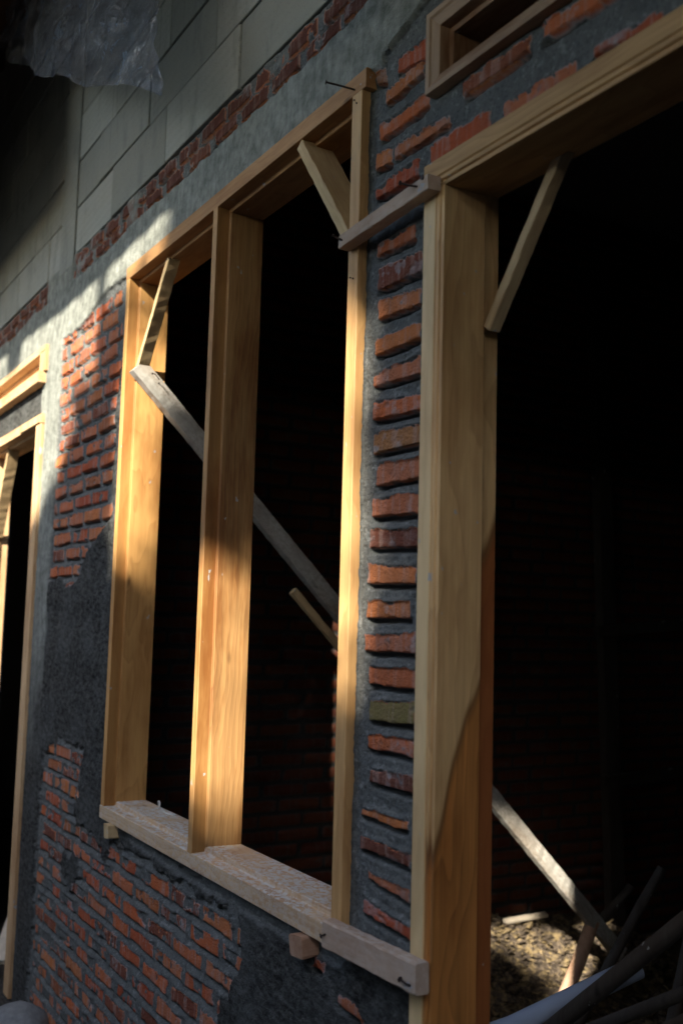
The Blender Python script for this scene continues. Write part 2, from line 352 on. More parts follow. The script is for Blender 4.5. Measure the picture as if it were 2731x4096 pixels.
def poly_sd(X, Z, poly):
    """signed distance, positive inside"""
    d = np.full(X.shape, 1e9); inside = np.zeros(X.shape, bool); n = len(poly)
    for i in range(n):
        x0, z0 = poly[i]; x1, z1 = poly[(i + 1) % n]; ex, ez = x1 - x0, z1 - z0
        t = np.clip(((X - x0) * ex + (Z - z0) * ez) / (ex * ex + ez * ez + 1e-12), 0, 1)
        d = np.minimum(d, np.hypot(X - x0 - t * ex, Z - z0 - t * ez))
        c = ((z0 > Z) != (z1 > Z)) & (X < (x1 - x0) * (Z - z0) / (z1 - z0 + 1e-12) + x0); inside ^= c
    return np.where(inside, d, -d)

# ------------------------------------------------------------------ setting
bm = bmesh.new(); S = 400
g = [bm.verts.new(v) for v in ((-S, -S, -0.12), (S, -S, -0.12), (S, S, -0.12), (-S, S, -0.12))]; bm.faces.new(g)
tag(link('ground', bm, M_soil), kind='structure')
bm = bmesh.new(); add_box(bm, -8, 3, 0.14, 4.6, -0.10, 0.0); tag(link('floor', bm, M_floor), kind='structure')
bm = bmesh.new(); add_box(bm, -8, 3, 0.145, 4.6, 3.62, 3.74); tag(link('ceiling', bm, M_core), kind='structure')
# low bank of soil and rubble against the foot of the wall
nx, ny = 160, 30; bm = bmesh.new(); gx = np.linspace(-7, 1.2, nx); gy = np.linspace(0.03, -1.6, ny)
X, Y = np.meshgrid(gx, gy); Z = -0.10 + 0.06 * sst(-1.5, 0.0, Y) + 0.12 * sst(-3.2, -3.7, X) + 0.05 * fbm(X, Y, 3) + 0.02 * fbm(X, Y, 14, s=4) - 0.09 * (Y < -1.55)
vv = [[bm.verts.new((X[j, i], Y[j, i], Z[j, i])) for i in range(nx)] for j in range(ny)]
for j in range(ny - 1):
    for i in range(nx - 1): bm.faces.new((vv[j][i], vv[j + 1][i], vv[j + 1][i + 1], vv[j][i + 1]))
tag(link('soil_bank', bm, M_soil, smooth=True), kind='structure')

# ------------------------------------------------------------------ facade
STRIP = [(-1.572,2.569,-1.579,2.543,-1.484,2.563,-1.483,2.532),(-1.612,2.519,-1.614,2.497,-1.492,2.528,-1.489,2.502),(-1.636,2.463,-1.641,2.434,-1.468,2.453,-1.468,2.432),(-1.649,2.403,-1.648,2.375,-1.592,2.400,-1.584,2.369),(-1.579,2.396,-1.583,2.373,-1.406,2.384,-1.403,2.372),(-1.639,2.334,-1.645,2.314,-1.491,2.340,-1.499,2.309),(-1.652,2.575,-1.654,2.554,-1.614,2.569,-1.616,2.540),(-1.455,2.346,-1.465,2.316,-1.292,2.344,-1.291,2.309),(-1.258,2.337,-1.262,2.317,-1.091,2.336,-1.094,2.309),(-1.053,2.336,-1.063,2.327,-0.924,2.328,-0.924,2.310),(-1.630,2.215,-1.635,2.197,-1.508,2.222,-1.507,2.195),(-1.622,2.165,-1.626,2.128,-1.483,2.163,-1.482,2.128),(-1.622,2.106,-1.628,2.073,-1.481,2.094,-1.488,2.068),(-1.625,2.029,-1.630,2.003,-1.484,2.030,-1.478,2.004),(-1.631,1.964,-1.639,1.944,-1.482,1.974,-1.478,1.940),(-1.634,1.915,-1.636,1.881,-1.469,1.898,-1.469,1.873),(-1.634,1.852,-1.627,1.815,-1.468,1.848,-1.467,1.816),(-1.612,1.792,-1.629,1.755,-1.473,1.787,-1.478,1.754),(-1.626,1.727,-1.635,1.696,-1.469,1.722,-1.468,1.692),(-1.629,1.671,-1.638,1.638,-1.472,1.664,-1.481,1.632),(-1.641,1.609,-1.645,1.574,-1.484,1.598,-1.486,1.570),(-1.643,1.539,-1.643,1.509,-1.495,1.537,-1.496,1.510),(-1.646,1.475,-1.646,1.448,-1.475,1.482,-1.474,1.450),(-1.624,1.420,-1.639,1.388,-1.476,1.419,-1.477,1.388),(-1.618,1.356,-1.625,1.324,-1.479,1.365,-1.475,1.329),(-1.623,1.294,-1.634,1.274,-1.469,1.305,-1.466,1.274),(-1.615,1.237,-1.618,1.216,-1.474,1.241,-1.477,1.214),(-1.645,1.164,-1.645,1.152,-1.498,1.166,-1.494,1.151),(-1.639,1.115,-1.642,1.096,-1.483,1.113,-1.479,1.091),(-1.618,1.057,-1.610,1.046,-1.487,1.054,-1.480,1.034),(-1.634,1.009,-1.633,0.985,-1.469,0.994,-1.472,0.976),(-1.806,0.858,-1.801,0.842,-1.764,0.858,-1.767,0.838),(-1.701,0.823,-1.716,0.805,-1.614,0.817,-1.624,0.797),]
WIN = (-3.07, -1.665, 0.91, 2.58)      # openings x0,x1,z0,z1
bricks = []                             # (xl,zlt,zlb, xr,zrt,zrb, rnd)
srn = [.1, .72, .3, .66, .55, .05, .93, .12, .45, .1, .3, .84, .62, .66, .52, .3, .95, .5, .47, .88, .62, .7, .45, .36, 1.0, .3, .9, .68, .9, .5, .04, .1, .45]
for q, r in zip(STRIP, srn):
    x1, z1, x2, z2, x3, z3, x4, z4 = q
    bricks.append(((x1 + x2) / 2, z1 + .002, z2 - .001, (x3 + x4) / 2, z3 + .002, z4 - .001, r, 1))
def row(zb, x0, x1, ph, hgt=0.043, pitch=0.194, clip=None):
    x = x0 - pitch + (ph % pitch)
    while x < x1:
        L = pitch - 0.024 + rng.uniform(-0.012, 0.006); a = max(x, x0) + rng.uniform(-.002, .002); b = min(x + L, x1)
        if b - a > 0.03:
            j = [rng.uniform(-0.0035, 0.0035) for _ in range(4)]
            bricks.append((a, zb + hgt + j[0], zb + j[1], b, zb + hgt + j[2], zb + j[3], rng.random() * 0.9 if zb < 2.7 else rng.uniform(0.78, 0.88), 0))  # darker bricks in the top courses, partly standing in for shade
        x += pitch + rng.uniform(-0.006, 0.006)
for i in range(17):                     # left of the window
    row(2.513 - 0.0586 * i, -3.842 + rng.uniform(-.012, .012), -3.165 + rng.uniform(-.02, .02), 0.09 * (i % 2) + rng.uniform(-.03, .03), 0.037)
for i in range(16):                     # below the window
    row(0.791 - 0.0578 * i, -3.80 + rng.uniform(-.015, .015), -1.9, (0.02 if i % 2 else 0.115) + rng.uniform(-.02, .02), 0.037)
for i in (0, 1): row(0.849 + 0.058 * i, -3.80, -3.3, 0.05 + 0.1 * i, 0.04)
row(0.96, -3.80, -3.3, 0.05, 0.04); row(1.015, -3.80, -3.3, 0.15, 0.04)
for i, zb in enumerate((2.789, 2.745)):  # two courses above the ring beam
    row(zb, -3.745, 0.2, 0.09 * i, 0.036, 0.17); row(zb, -6.0, -3.95, 0.05 + 0.09 * i, 0.036, 0.17)
for i in range(3): row(2.400 + 0.058 * i, -1.40, -0.3, 0.03 + .09 * i, 0.03)
E1 = [(-3.83, 0.95), (-3.74, 1.03), (-3.58, 1.07), (-3.33, 1.07), (-3.31, 0.97), (-3.42, 0.86), (-3.21, 0.82), (-3.08, 0.80), (-2.99, 0.845), (-2.76, 0.862), (-2.45, 0.850), (-2.2, 0.862), (-2.10, 0.84), (-2.12, 0.72), (-2.24, 0.66), (-2.20, 0.5), (-2.24, 0.3), (-2.1, -0.2), (-3.85, -0.2)]
E1h = [(-3.50, 0.72), (-3.38, 0.74), (-3.30, 0.67), (-3.40, 0.62), (-3.5, 0.65)]
E2 = [(-3.87, 2.60), (-3.45, 2.60), (-3.10, 2.575), (-3.09, 2.38), (-3.16, 2.25), (-3.17, 2.05), (-3.155, 1.80), (-3.27, 1.765), (-3.42, 1.70), (-3.50, 1.615), (-3.62, 1.60), (-3.70, 1.625), (-3.87, 1.615)]
E3 = [(-1.67, 0.93), (-1.44, 0.93), (-1.44, 2.6), (-1.67, 2.6)]
E4 = [(-1.75, 0.885), (-1.83, 0.865), (-1.79, 0.83), (-1.74, 0.84)]
E5 = [(-1.74, 0.84), (-1.66, 0.83), (-1.60, 0.80), (-1.63, 0.785), (-1.72, 0.80)]
E6 = [(-2.36, 0.885), (-2.9, 0.905), (-2.85, 0.870), (-2.35, 0.863), (-1.95, 0.862), (-1.7, 0.87), (-1.66, 0.91), (-2.9, 0.915)]

def facade(X, Z):
    f3 = fbm(X, Z, 9, 3, 3); f20 = fbm(X, Z, 34, 3, 7); f90 = fbm(X, Z, 150, 2, 9)
    wx = X + 0.007 * fbm(X, Z, 30, 3, 21); wz = Z + 0.007 * fbm(X, Z, 30, 3, 33)
    dark = np.ones_like(X); h = np.full_like(X, 0.0)
    expo = np.full_like(X, -1.0)
    for P in (E2, E1): expo = np.maximum(expo, poly_sd(wx, wz, P))
    expo = np.minimum(expo, -poly_sd(wx, wz, E1h))
    low = (Z < 1.1)
    expo = expo + np.where(low, 0.050 * fbm(X, Z, 16, 4, 77) + 0.018 * fbm(X, Z, 70, 2, 78), 0.012 * fbm(X, Z, 40, 2, 79))
    e3 = poly_sd(X, Z, E3); expo = np.maximum(expo, e3)
    expo = np.maximum(expo, np.where(X > -1.6, sst(2.31, 2.30, Z) * 0 + (Z > 2.28) * 0.1 - 0.05, -1))
    expo = np.maximum(expo, sst(2.715, 2.735, Z) * 0.06 - 0.02)
    small = np.maximum(poly_sd(wx, wz, E4), poly_sd(wx, wz, E5)) + 0.01 * f20
    smooth6 = sst(-0.004, 0.006, poly_sd(wx, wz, E6))
    ex = sst(-0.003, 0.004, expo); dark = 1 - np.maximum(ex, smooth6)
    # mortar joints
    h = 0.0025 + 0.0040 * f20 + 0.0024 * f90 + 0.002 * f3
    smr = sst(0.34, 0.42, fbm(X, Z, 17, 4, 41) + 0.25 * f20 + 0.22 * low)
    brick = np.zeros_like(X); rnd = np.zeros_like(X)
    x0, x1, z0, z1 = X.min(), X.max(), Z.min(), Z.max()
    for n, (xl, zlt, zlb, xr, zrt, zrb, r, own) in enumerate(bricks):
        if xr < x0 - .02 or xl > x1 + .02 or max(zlt, zrt) < z0 - .03 or min(zlb, zrb) > z1 + .03: continue
        i0, i1 = np.searchsorted(X[0], (xl - .02, xr + .02)); j0, j1 = np.searchsorted(Z[:, 0], (min(zlb, zrb) - .03, max(zlt, zrt) + .02))
        if i1 <= i0 or j1 <= j0: continue
        sl = (slice(j0, j1), slice(i0, i1)); x, z = wx[sl], Z[sl] + 0.5 * (wz[sl] - Z[sl])
        if n in (21,): zlt, zrt = zlt, zrt
        t = (x - xl) / (xr - xl); top = zlt + (zrt - zlt) * t; bot = zlb + (zrb - zlb) * t
        d = np.minimum(np.minimum(x - xl, xr - x), np.minimum(top - z + 0.008 * f20[sl] + 0.004 * f90[sl], (z - bot) + 0.002 * f20[sl]))
        m_ = sst(-0.0005, 0.0022, d) * (1 - smr[sl] * (0.45 if own else 1.0))
        inx = sst(-0.004, 0.012, np.minimum(x - xl, xr - x))
        gap = (bot - z)                       # the raked-out joint right below the brick
        g_ = inx * sst(-0.003, 0.001, gap) * (1 - sst(0.0045, 0.013, gap)) * (0.35 + 0.65 * ((n * 7919) % 10 / 9.0) if not own else 1.0)
        h[sl] = h[sl] * (1 - 0.3 * g_) - 0.022 * g_
        up = inx * sst(-0.002, 0.0, z - top) * (1 - sst(0.001, 0.010, z - top)); h[sl] += 0.006 * up
        hb = 0.0035 + 0.0045 * ((n * 104729) % 17 / 16.0) + 0.0012 * f20[sl] + 0.0008 * f90[sl]
        h[sl] = h[sl] * (1 - m_) + hb * m_
        keep = m_ > 0.02
        brick[sl] = np.maximum(brick[sl], m_ * (1 - 0.5 * sst(0.25, 0.5, f20[sl] + 0.4 * f90[sl]))); rnd[sl] = np.where(keep, r, rnd[sl])
    # render covers what is not exposed (never the hand-set bricks of the pier)
    cov = 1 - np.maximum(np.maximum(ex, sst(-0.003, 0.003, small)), 0)
    hr = 0.010 + 0.0065 * fbm(X, Z, 14, 4, 55) + 0.0030 * fbm(X, Z, 90, 3, 56)
    # half-filled courses showing faintly through the render
    hr = hr + 0.003 * np.sin(Z * 2 * math.pi / 0.19 + 1.5 * f3) * (X < -3.1)
    hs = 0.007 + 0.0012 * f20 - 0.006 * smooth6
    hr = hr * (1 - smooth6) + hs * smooth6
    h = h * (1 - cov) + hr * cov; brick = brick * (1 - cov)
    # ring beam of pale cement, rough along its lower edge
    bl = 2.583 - 0.05 * sst(-3.30, -3.60, X) + 0.006 * f20 + 0.01 * f3
    bt = 2.738 + 0.012 * f3 + 0.008 * f20 + 0.02 * fbm(X, Z * 0 + 1, 3, 2, 91)
    band = sst(-0.004, 0.004, Z - bl) * (1 - sst(-0.004, 0.004, Z - bt))
    band = band * np.where((X > -1.62) & (Z < 2.60 + 0.25 * (X + 1.62)), 0, 1)
    colm = (1 - sst(-0.004, 0.004, wx - (-3.855 + 0.01 * f3 + 0.02 * sst(2.3, 2.6, Z)))) * sst(-4.12, -4.10, X)
    colu = (1 - sst(-3.755, -3.745, wx)) * sst(-3.945, -3.935, wx) * (Z > 2.7)
    pale = np.maximum(np.maximum(band, colm * sst(0.9, 1.7, Z + 0.3 * f3) * 0.95), colu * 0.8)  # column paler in its sunlit upper part: light worked into the colour
    smear = sst(0.70, 0.78, vnoise(X * 5.5, Z * 0.7, 5) + 0.10 * f20) * (Z > 2.70)
    pale = np.maximum(pale, smear * 0.8)
    hbnd = 0.013 + 0.0016 * f20 + 0.0012 * f90 + 0.0035 * fbm(X, Z, 11, 4, 60) * sst(-3.0, -2.2, X)
    mm = np.maximum(np.maximum(band, colm), np.maximum(colu, smear * 0.7))
    h = h * (1 - mm) + hbnd * mm; brick = brick * (1 - mm); dark = dark * (1 - np.maximum(pale, band))
    h = np.where((X < -4.12) & (Z < 2.4), np.minimum(h, 0.006), h)
    return h, dict(brick=brick, rnd=rnd, dark=np.clip(dark, 0, 1), pale=np.clip(pale, 0, 1), painted_shade=0.5 * brick * (Z > 2.72))  # bricks above the ring beam darkened in colour, as shade under the roof

def panel(name, u0, u1, v0, v1, du, dv, place, fn, parent, mat):
    nu, nv = int(round((u1 - u0) / du)) + 1, int(round((v1 - v0) / dv)) + 1
    U, V = np.meshgrid(np.linspace(u0, u1, nu), np.linspace(v0, v1, nv)); h, at = fn(U, V)
    P = place(U, V, h).reshape(-1, 3)
    idx = np.arange(nu * nv).reshape(nv, nu)
    q = np.stack([idx[:-1, :-1], idx[:-1, 1:], idx[1:, 1:], idx[1:, :-1]], -1).reshape(-1, 4)
    if fn is facade:      # leave the vent opening above the door free
        uc, vc = U.ravel()[q].mean(1), V.ravel()[q].mean(1)
        q = q[~((uc > -1.44) & (uc < -0.31) & (vc > 2.446) & (vc < 2.578)) & ~((uc > -5.1) & (uc < -4.12) & (vc > 2.45) & (vc < 2.535))]
    me = bpy.data.meshes.new(name); me.vertices.add(len(P)); me.vertices.foreach_set('co', P.astype(np.float32).ravel())
    me.loops.add(q.size); me.loops.foreach_set('vertex_index', q.astype(np.int32).ravel())
    me.polygons.add(len(q)); me.polygons.foreach_set('loop_start', np.arange(0, q.size, 4, dtype=np.int32))
    me.update(calc_edges=True); me.validate()
    me.polygons.foreach_set('use_smooth', np.ones(len(me.polygons), bool))
    for k_, a in at.items():
        A = me.attributes.new(k_, 'FLOAT', 'POINT'); A.data.foreach_set('value', a.astype(np.float32).ravel())
    me.materials.append(mat); o = bpy.data.objects.new(name, me); COL.objects.link(o)
    if parent: o.parent = parent
    return o
BASE = 0.026
def front(U, V, h): return np.stack([U, BASE - h, V], -1)

FW = thing('facade_wall', 'long front wall of red brick, dark cement render, pale ring beam and grey blocks', 'wall')
panel('brickwork', -4.06, -3.062, 0.88, 2.56, 0.0052, 0.0042, front, facade, FW, M_wall)       # beside the window
panel('brickwork', -4.06, -1.43, -0.15, 0.925, 0.006, 0.0045, front, facade, FW, M_wall)       # under the sill
panel('brickwork', -1.68, -1.43, 0.90, 2.62, 0.0026, 0.0026, front, facade, FW, M_wall)        # pier
panel('brickwork', -6.2, 0.6, 2.56, 2.832, 0.006, 0.005, front, facade, FW, M_wall)            # band
panel('brickwork', -1.44, 0.6, 2.285, 2.56, 0.005, 0.0045, front, facade, FW, M_wall)          # over the door
panel('brickwork', -6.2, -4.05, 2.26, 2.56, 0.012, 0.012, front, facade, FW, M_wall)
# hidden thickness of the wall
bm = bmesh.new(); y0, y1 = 0.045, 0.135
for b in ((-4.05, -3.08, -0.12, 2.6), (-3.08, -1.66, -0.12, 0.9), (-1.66, -1.455, -0.12, 2.6), (-3.08, -1.66, 2.59, 5.2), (-9, -5.05, -0.12, 2.6),
          (-9, -3.08, 2.6, 5.2), (-1.66, 0.0, 2.6, 5.2), (-1.455, -0.3, 2.31, 2.43), (-5.05, -4.05, 2.285, 2.39), (-0.3, 0.0, -0.12, 2.6), (0.0, 2.8, -0.12, 5.2)):
    add_box(bm, b[0], b[1], y0, y1, b[2], b[3])
link('wall_core', bm, M_core, FW)
box('brickwork', (-9, -5.06, 0.028, 0.045, -0.12, 2.83), M_core, FW); box('brickwork', (0.6, 2.8, 0.028, 0.045, -0.12, 2.83), M_core, FW); box('brickwork', (-0.31, 0.6, 0.03, 0.045, -0.12, 2.3), M_core, FW)
# aerated blocks
bm = bmesh.new()
def addblock(x0, x1, z0, z1):
    g = 0.0034; yy = 0.014 + rng.uniform(-0.003, 0.003); vs = add_box(bm, x0 + g, x1 - g, yy, 0.04, z0 + g, z1 - g)
j1 = [-3.745, -3.318, -2.813, -2.300, -1.79, -1.28, -0.77, -0.26, 0.25, 0.76]
z = 2.832; c = 0
while z < 5.1:
    js = [v + (-0.16 if c % 2 else 0) for v in j1[1:]]
    if c % 2: js = [-3.745] + [v for v in js]
    else: js = [-3.745] + js
    for a, b in zip(js, js[1:]): addblock(a, b, z, z + 0.182)
    xl = -3.945; b = xl
    ends = [-4.12 - 0.25 * (c % 2) - 0.51 * i for i in range(5)]
    for e in ends: addblock(e, b, z, z + 0.182); b = e
    z += 0.182; c += 1
bmesh.ops.bevel(bm, geom=[e for e in bm.edges], offset=0.002, segments=1, affect='EDGES')
link('block_masonry', bm, M_block, FW)
box('concrete_column', (-3.94, -3.75, 0.012, 0.045, 2.80, 5.2), M_block, FW)

# ------------------------------------------------------------------ rooms behind
def inner(bw, sx):
    bl = []
    def fn(U, V):
        f20 = fbm(U, V, 30, 2, 4); h = 0.004 * f20; brick = np.zeros_like(U); rnd = np.zeros_like(U)
        k_ = np.floor(V / 0.0605); ph = np.mod(k_, 2) * 0.1 + 0.03 * _h(k_, k_ * 0, 3)
        fu = np.mod(U + ph, 0.2) + 0.004 * f20; fv = V - k_ * 0.0605 + 0.003 * f20
        d = np.minimum(np.minimum(fu - 0.012, 0.198 - fu), np.minimum(fv - 0.008, 0.052 - fv)); m_ = sst(0, 0.008, d)
        return h + 0.008 * m_, dict(brick=m_, rnd=_h(np.floor((U + ph) / 0.2), k_, 8) * 0.3, dark=0 * U, pale=0 * U, painted_shade=0 * U + 0.74)  # indoor gloom painted into the wall colour
    return fn
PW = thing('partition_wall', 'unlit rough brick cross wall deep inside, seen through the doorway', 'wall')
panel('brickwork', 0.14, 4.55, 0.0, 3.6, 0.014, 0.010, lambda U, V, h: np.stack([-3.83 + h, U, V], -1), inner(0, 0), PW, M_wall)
box('wall_core', (-3.95, -3.845, 0.137, 4.6, 0.001, 3.6), M_core, PW)
BW = thing('back_wall', 'black unlit back wall closing off the rooms', 'wall')
box('wall_core', (-8, 3, 4.6, 4.75, -0.1, 3.74), M_core, BW)
box('wall_core', (2.8, 2.95, 0.0, 4.6, -0.1, 5.2), M_core, BW); box('wall_core', (-8.15, -8, 0.0, 4.6, -0.1, 3.74), M_core, BW)

# ------------------------------------------------------------------ window frame
V0, V1 = 0.943, 2.546
def up(x, z0): return Matrix.Translation((x, 0, z0))
def along(x1, z): return frame_mat((-1, 0, 0), (0, 0, 1), (x1, 0, z))       # local x = up, local y = into the wall
WF = thing('window_frame', 'tall bare timber window frame with one mullion, set in the brick wall', 'window', (-2.37, 0, 0.905))
D = 0.126
link('jamb', prism([(0, 0), (0.028, 0), (0.028, 0.033), (0.039, 0.0335), (0.039, D), (0, D)], V1 - V0, 8), W_left, WF, up(-3.073, V0))
link('mullion', prism([(-0.0135, 0), (0.0135, 0), (0.0135, 0.034), (0.0235, 0.0345), (0.0235, D), (-0.0235, D), (-0.0235, 0.0345), (-0.0135, 0.034)], V1 - V0 + 0.004, 8), W_mull, WF, up(-2.3845, V0 - 0.003))
link('jamb', prism([(0, 0), (0.037, 0), (0.037, D), (-0.011, D), (-0.011, 0.0335), (0, 0.033)], V1 - V0, 8), W_rst, WF, up(-1.707, V0))
link('head', prism([(0, 0), (0.040, 0), (0.040, D), (-0.011, D), (-0.011, 0.0335), (0, 0.033)], 1.42, 8), W_head, WF, along(-1.656, V1))
link('sill', prism([(0, 0), (0, D), (0.050, D), (0.051, 0.0345), (0.038, 0.033), (0.037, 0.0)], 1.425, 8, c=0.0016), W_sill, WF, along(-1.655, 0.905))
nail(WF, [(-1.726, -0.050, 2.571), (-1.718, -0.030, 2.568), (-1.701, -0.006, 2.559), (-1.696, 0.006, 2.556)], 0.002)
for p in ((-1.697, 2.535), (-1.688, 2.525), (-1.695, 2.17), (-1.684, 2.165)): nail(WF, [(p[0], -0.0005, p[1]), (p[0] + .001, 0.004, p[1])], 0.0012, 0.0017)

# ------------------------------------------------------------------ door frame, right
DF = thing('door_frame', 'wide pale timber door frame with grooved face beside the narrow brick pier', 'door frame', (-1.4, 0, -0.1))
post = [(0, 0), (0.034, 0), (0.0355, 0.003), (0.0395, 0.003), (0.041, 0.0), (0.047, 0.0), (0.0485, 0.004), (0.052, 0.004), (0.0535, 0.001), (0.060, 0.001), (0.060, 0.090), (0.050, 0.092), (0.050, 0.127), (0, 0.127)]
link('post', prism(post, 2.358, 6, c=0.0008), W_post, DF, up(-1.449, -0.1))
hd = [(x, y) for x, y in post]
hd = [(0.045 - x * 0.9, y) for x, y in post]; hd.reverse()
link('head', prism(hd, 1.16, 6, c=0.0008), W_dhead, DF, along(-0.29, 2.258))
link('post', prism([(-x, y) for x, y in reversed(post)], 2.358, 6, c=0.0008), W_dhead, DF, up(-0.299, -0.1))

def moulded_frame(name, label, x0, x1, z0, z1, mat, parts=('jamb', 'jamb', 'rail', 'rail')):
    T = thing(name, label, 'transom', (x0, 0, z0))
    pr = [(0, 0), (0.010, 0), (0.013, 0.004), (0.030, 0.010), (0.032, 0.030), (0.042, 0.031), (0.042, 0.126), (0, 0.126)]
    # mitred rectangle ring built as four members with 45 degree ends
    for nm, a, b, inw in (('jamb', (x0, z0), (x0, z1), (1, 0)), ('jamb', (x1, z1), (x1, z0), (-1, 0)), ('rail', (x1, z0), (x0, z0), (0, 1)), ('rail', (x0, z1), (x1, z1), (0, -1))):
        bm = bmesh.new(); d = Vector((b[0] - a[0], b[1] - a[1])).normalized(); r0, r1 = [], []
        for w_, y in chamfer(pr, 0.0008):
            p = Vector(a) + Vector(inw) * w_ + d * w_; q = Vector(b) + Vector(inw) * w_ - d * w_
            r0.append(bm.verts.new((p.x, y, p.y))); r1.append(bm.verts.new((q.x, y, q.y)))
        n = len(r0)
        for i in range(n): bm.faces.new((r0[i], r0[(i + 1) % n], r1[(i + 1) % n], r1[i]))
        bm.faces.new(r0); bm.faces.new(list(reversed(r1))); bmesh.ops.recalc_face_normals(bm, faces=bm.faces)
        # local z along the member so the grain follows it
        M = frame_mat((d.x, 0, d.y), (inw[0], 0, inw[1]), (a[0], 0, a[1])); bm.transform(M.inverted())
        link(nm, bm, mat, T, M)
    return T
moulded_frame('transom_frame', 'small blotchy timber vent frame in the brickwork above the wide doorway', -1.453, -0.29, 2.436, 2.588, W_trans)

# ------------------------------------------------------------------ frames at the far left
DL = thing('door_frame', 'sunlit timber door frame at the far left beyond the grey column', 'door frame', (-4.07, 0, 0.1))
link('post', prism([(0, 0), (0.078, 0), (0.078, D), (-0.012, D), (-0.012, 0.040), (0, 0.039)], 2.15, 4), W_far, DL, up(-4.113, 0.09))
link('post', prism([(-0.078, 0), (0, 0), (0, 0.085), (0.0, 0.086), (-0.01, 0.088), (-0.01, D), (-0.078, D)], 2.15, 4), W_far, DL, up(-5.03, 0.09))
link('head', prism([(0, 0), (0.038, 0), (0.038, D), (-0.012, D), (-0.012, 0.04), (0, 0.039)], 1.10, 4), W_far, DL, along(-4.032, 2.243))
bx = bmesh.new(); add_box(bx, -4.36, -4.05, -0.006, 0.0, 2.246, 2.276); link('cover_strip', bx, W_brace, DL)
plank('batten', (-5.02, 0.07, 1.86), (-4.74, 0.06, 2.235), 0.05, 0.022, (0.8, 0, -0.6), W_brace, DL, 5)
TL = thing('transom_frame', 'sunlit timber vent frame at the far left, above the smaller door frame', 'transom', (-4.1, 0, 2.4))
link('jamb', prism(rect(0, 0.085, 0, D), 0.085, 1), W_far, TL, up(-4.115, 2.452))
link('rail', prism([(0, 0.0), (0.026, 0), (0.026, D), (-0.012, D), (-0.012, 0.04), (0, 0.04)], 1.08, 3), W_far, TL, along(-4.035, 2.532))
link('rail', prism(rect(0, 0.044, -0.018, D), 1.06, 3), W_far, TL, along(-4.052, 2.407))
link('jamb', prism(rect(-0.08, 0, 0, D), 0.12, 1), W_far, TL, up(-5.03, 2.41))

# ------------------------------------------------------------------ battens, braces, wedges
t = thing('batten', 'weathered pinkish batten nailed level across the top of the narrow brick pier', 'batten', (-1.55, -0.02, 2.25))
link('board', prism(rect(0, 0.027, -0.028, -0.001), 0.301, 14, c=0.0015, rough=0.0007, seed=3), W_batt, t, frame_mat((-1, 0, -0.052), (0, 0, 1), (-1.397, 0, 2.2385)))
nail(t, [(-1.452, -0.048, 2.262), (-1.440, -0.040, 2.256), (-1.430, -0.027, 2.253)], 0.002); nail(t, [(-1.694, -0.042, 2.245), (-1.684, -0.027, 2.236)], 0.002); nail(t, [(-1.412, -0.0295, 2.262), (-1.412, -0.026, 2.262)], 0.002)
t = thing('batten', 'dusty batten across the foot of the narrow brick pier, right end of the sill', 'batten', (-1.54, -0.02, 0.92))
link('board', prism(rect(0, 0.049, -0.028, -0.001), 0.295, 14, c=0.003, rough=0.0009, seed=5), W_batt, t, frame_mat((-1, 0, -0.022), (0, 0, 1), (-1.392, 0, 0.921)))
nail(t, [(-1.425, -0.034, 0.938), (-1.412, -0.032, 0.935), (-1.405, -0.027, 0.934)], 0.0018); nail(t, [(-1.68, -0.034, 0.938), (-1.674, -0.027, 0.942)], 0.0018)

t = plank('corner_brace', (-3.029, 0.045, 2.252), (-2.775, 0.040, 2.536), 0.036, 0.018, (0.75, 0.0, -0.66), W_brace, None, 6)
tag(t, 'thin pale strip bracing the upper left corner of the window frame', 'brace')
t = plank('corner_brace', (-1.935, 0.040, 2.538), (-1.722, 0.040, 2.262), 0.075, 0.026, (0.79, 0.0, 0.61), W_brace, None, 8)
tag(t, 'broad pale board bracing the upper right corner of the window frame', 'brace')
t = plank('corner_brace', (-1.382, 0.100, 2.010), (-1.20, 0.100, 2.262), 0.024, 0.020, (0.83, 0.0, -0.55), W_brace, None, 9)
tag(t, 'dim brown strip bracing the upper left corner of the wide doorway', 'brace')

t = thing('long_brace', 'long cement-stained grey board sloping from the left jamb down to the floor indoors', 'brace', (-3.0, 0.06, 2.2))
plank('board', (-3.016, 0.028, 2.266), (-3.0, 2.05, 0.262), 0.056, 0.030, (1, 0.0, 0.12), W_gray, t, 11, 0.0012)
nail(t, [(-2.980, 0.066, 2.240), (-2.972, 0.070, 2.238), (-2.968, 0.084, 2.222)], 0.0016, 0.003)
tag(plank('splice_board', (-3.01, 0.588, 1.598), (-3.0, 1.05, 1.135), 0.024, 0.022, (1, 0, 0.1), W_brace, None, 12, 0.001), 'short fresh-cut strip fixed below the long grey board, seen through the window', 'board')

def wedge(x, z, label, s=1.0, seed=0):
    bm = prism(rect(-0.026 * s, 0.026 * s, -0.020, 0.020), 0.075, 5, c=0.004, rough=0.0016, seed=seed)
    tag(link('wedge', bm, W_stake if seed % 2 else W_brace, None, frame_mat((0, 1, 0.05), (1, 0, 0.1), (x, -0.012, z)), smooth=False), label, 'wedge')
wedge(-2.975, 0.884, 'small pale wood wedge under the left end of the sill', 0.8, 2)
wedge(-1.815, 0.880, 'yellowish splintered wood wedge under the right end of the sill', 1.0, 3)
pts = [(-2.86 + 0.02 * math.cos(a), 0.095 + 0.004 * a, 0.968 + 0.012 * math.sin(a)) for a in np.linspace(-0.6, 4.2, 14)] + [(-2.80, 0.10, 0.957), (-2.76, 0.11, 0.957)]
tag(tube('string_loop', pts, 0.0022, M_string), 'curl of frayed string lying on the window sill', 'string')

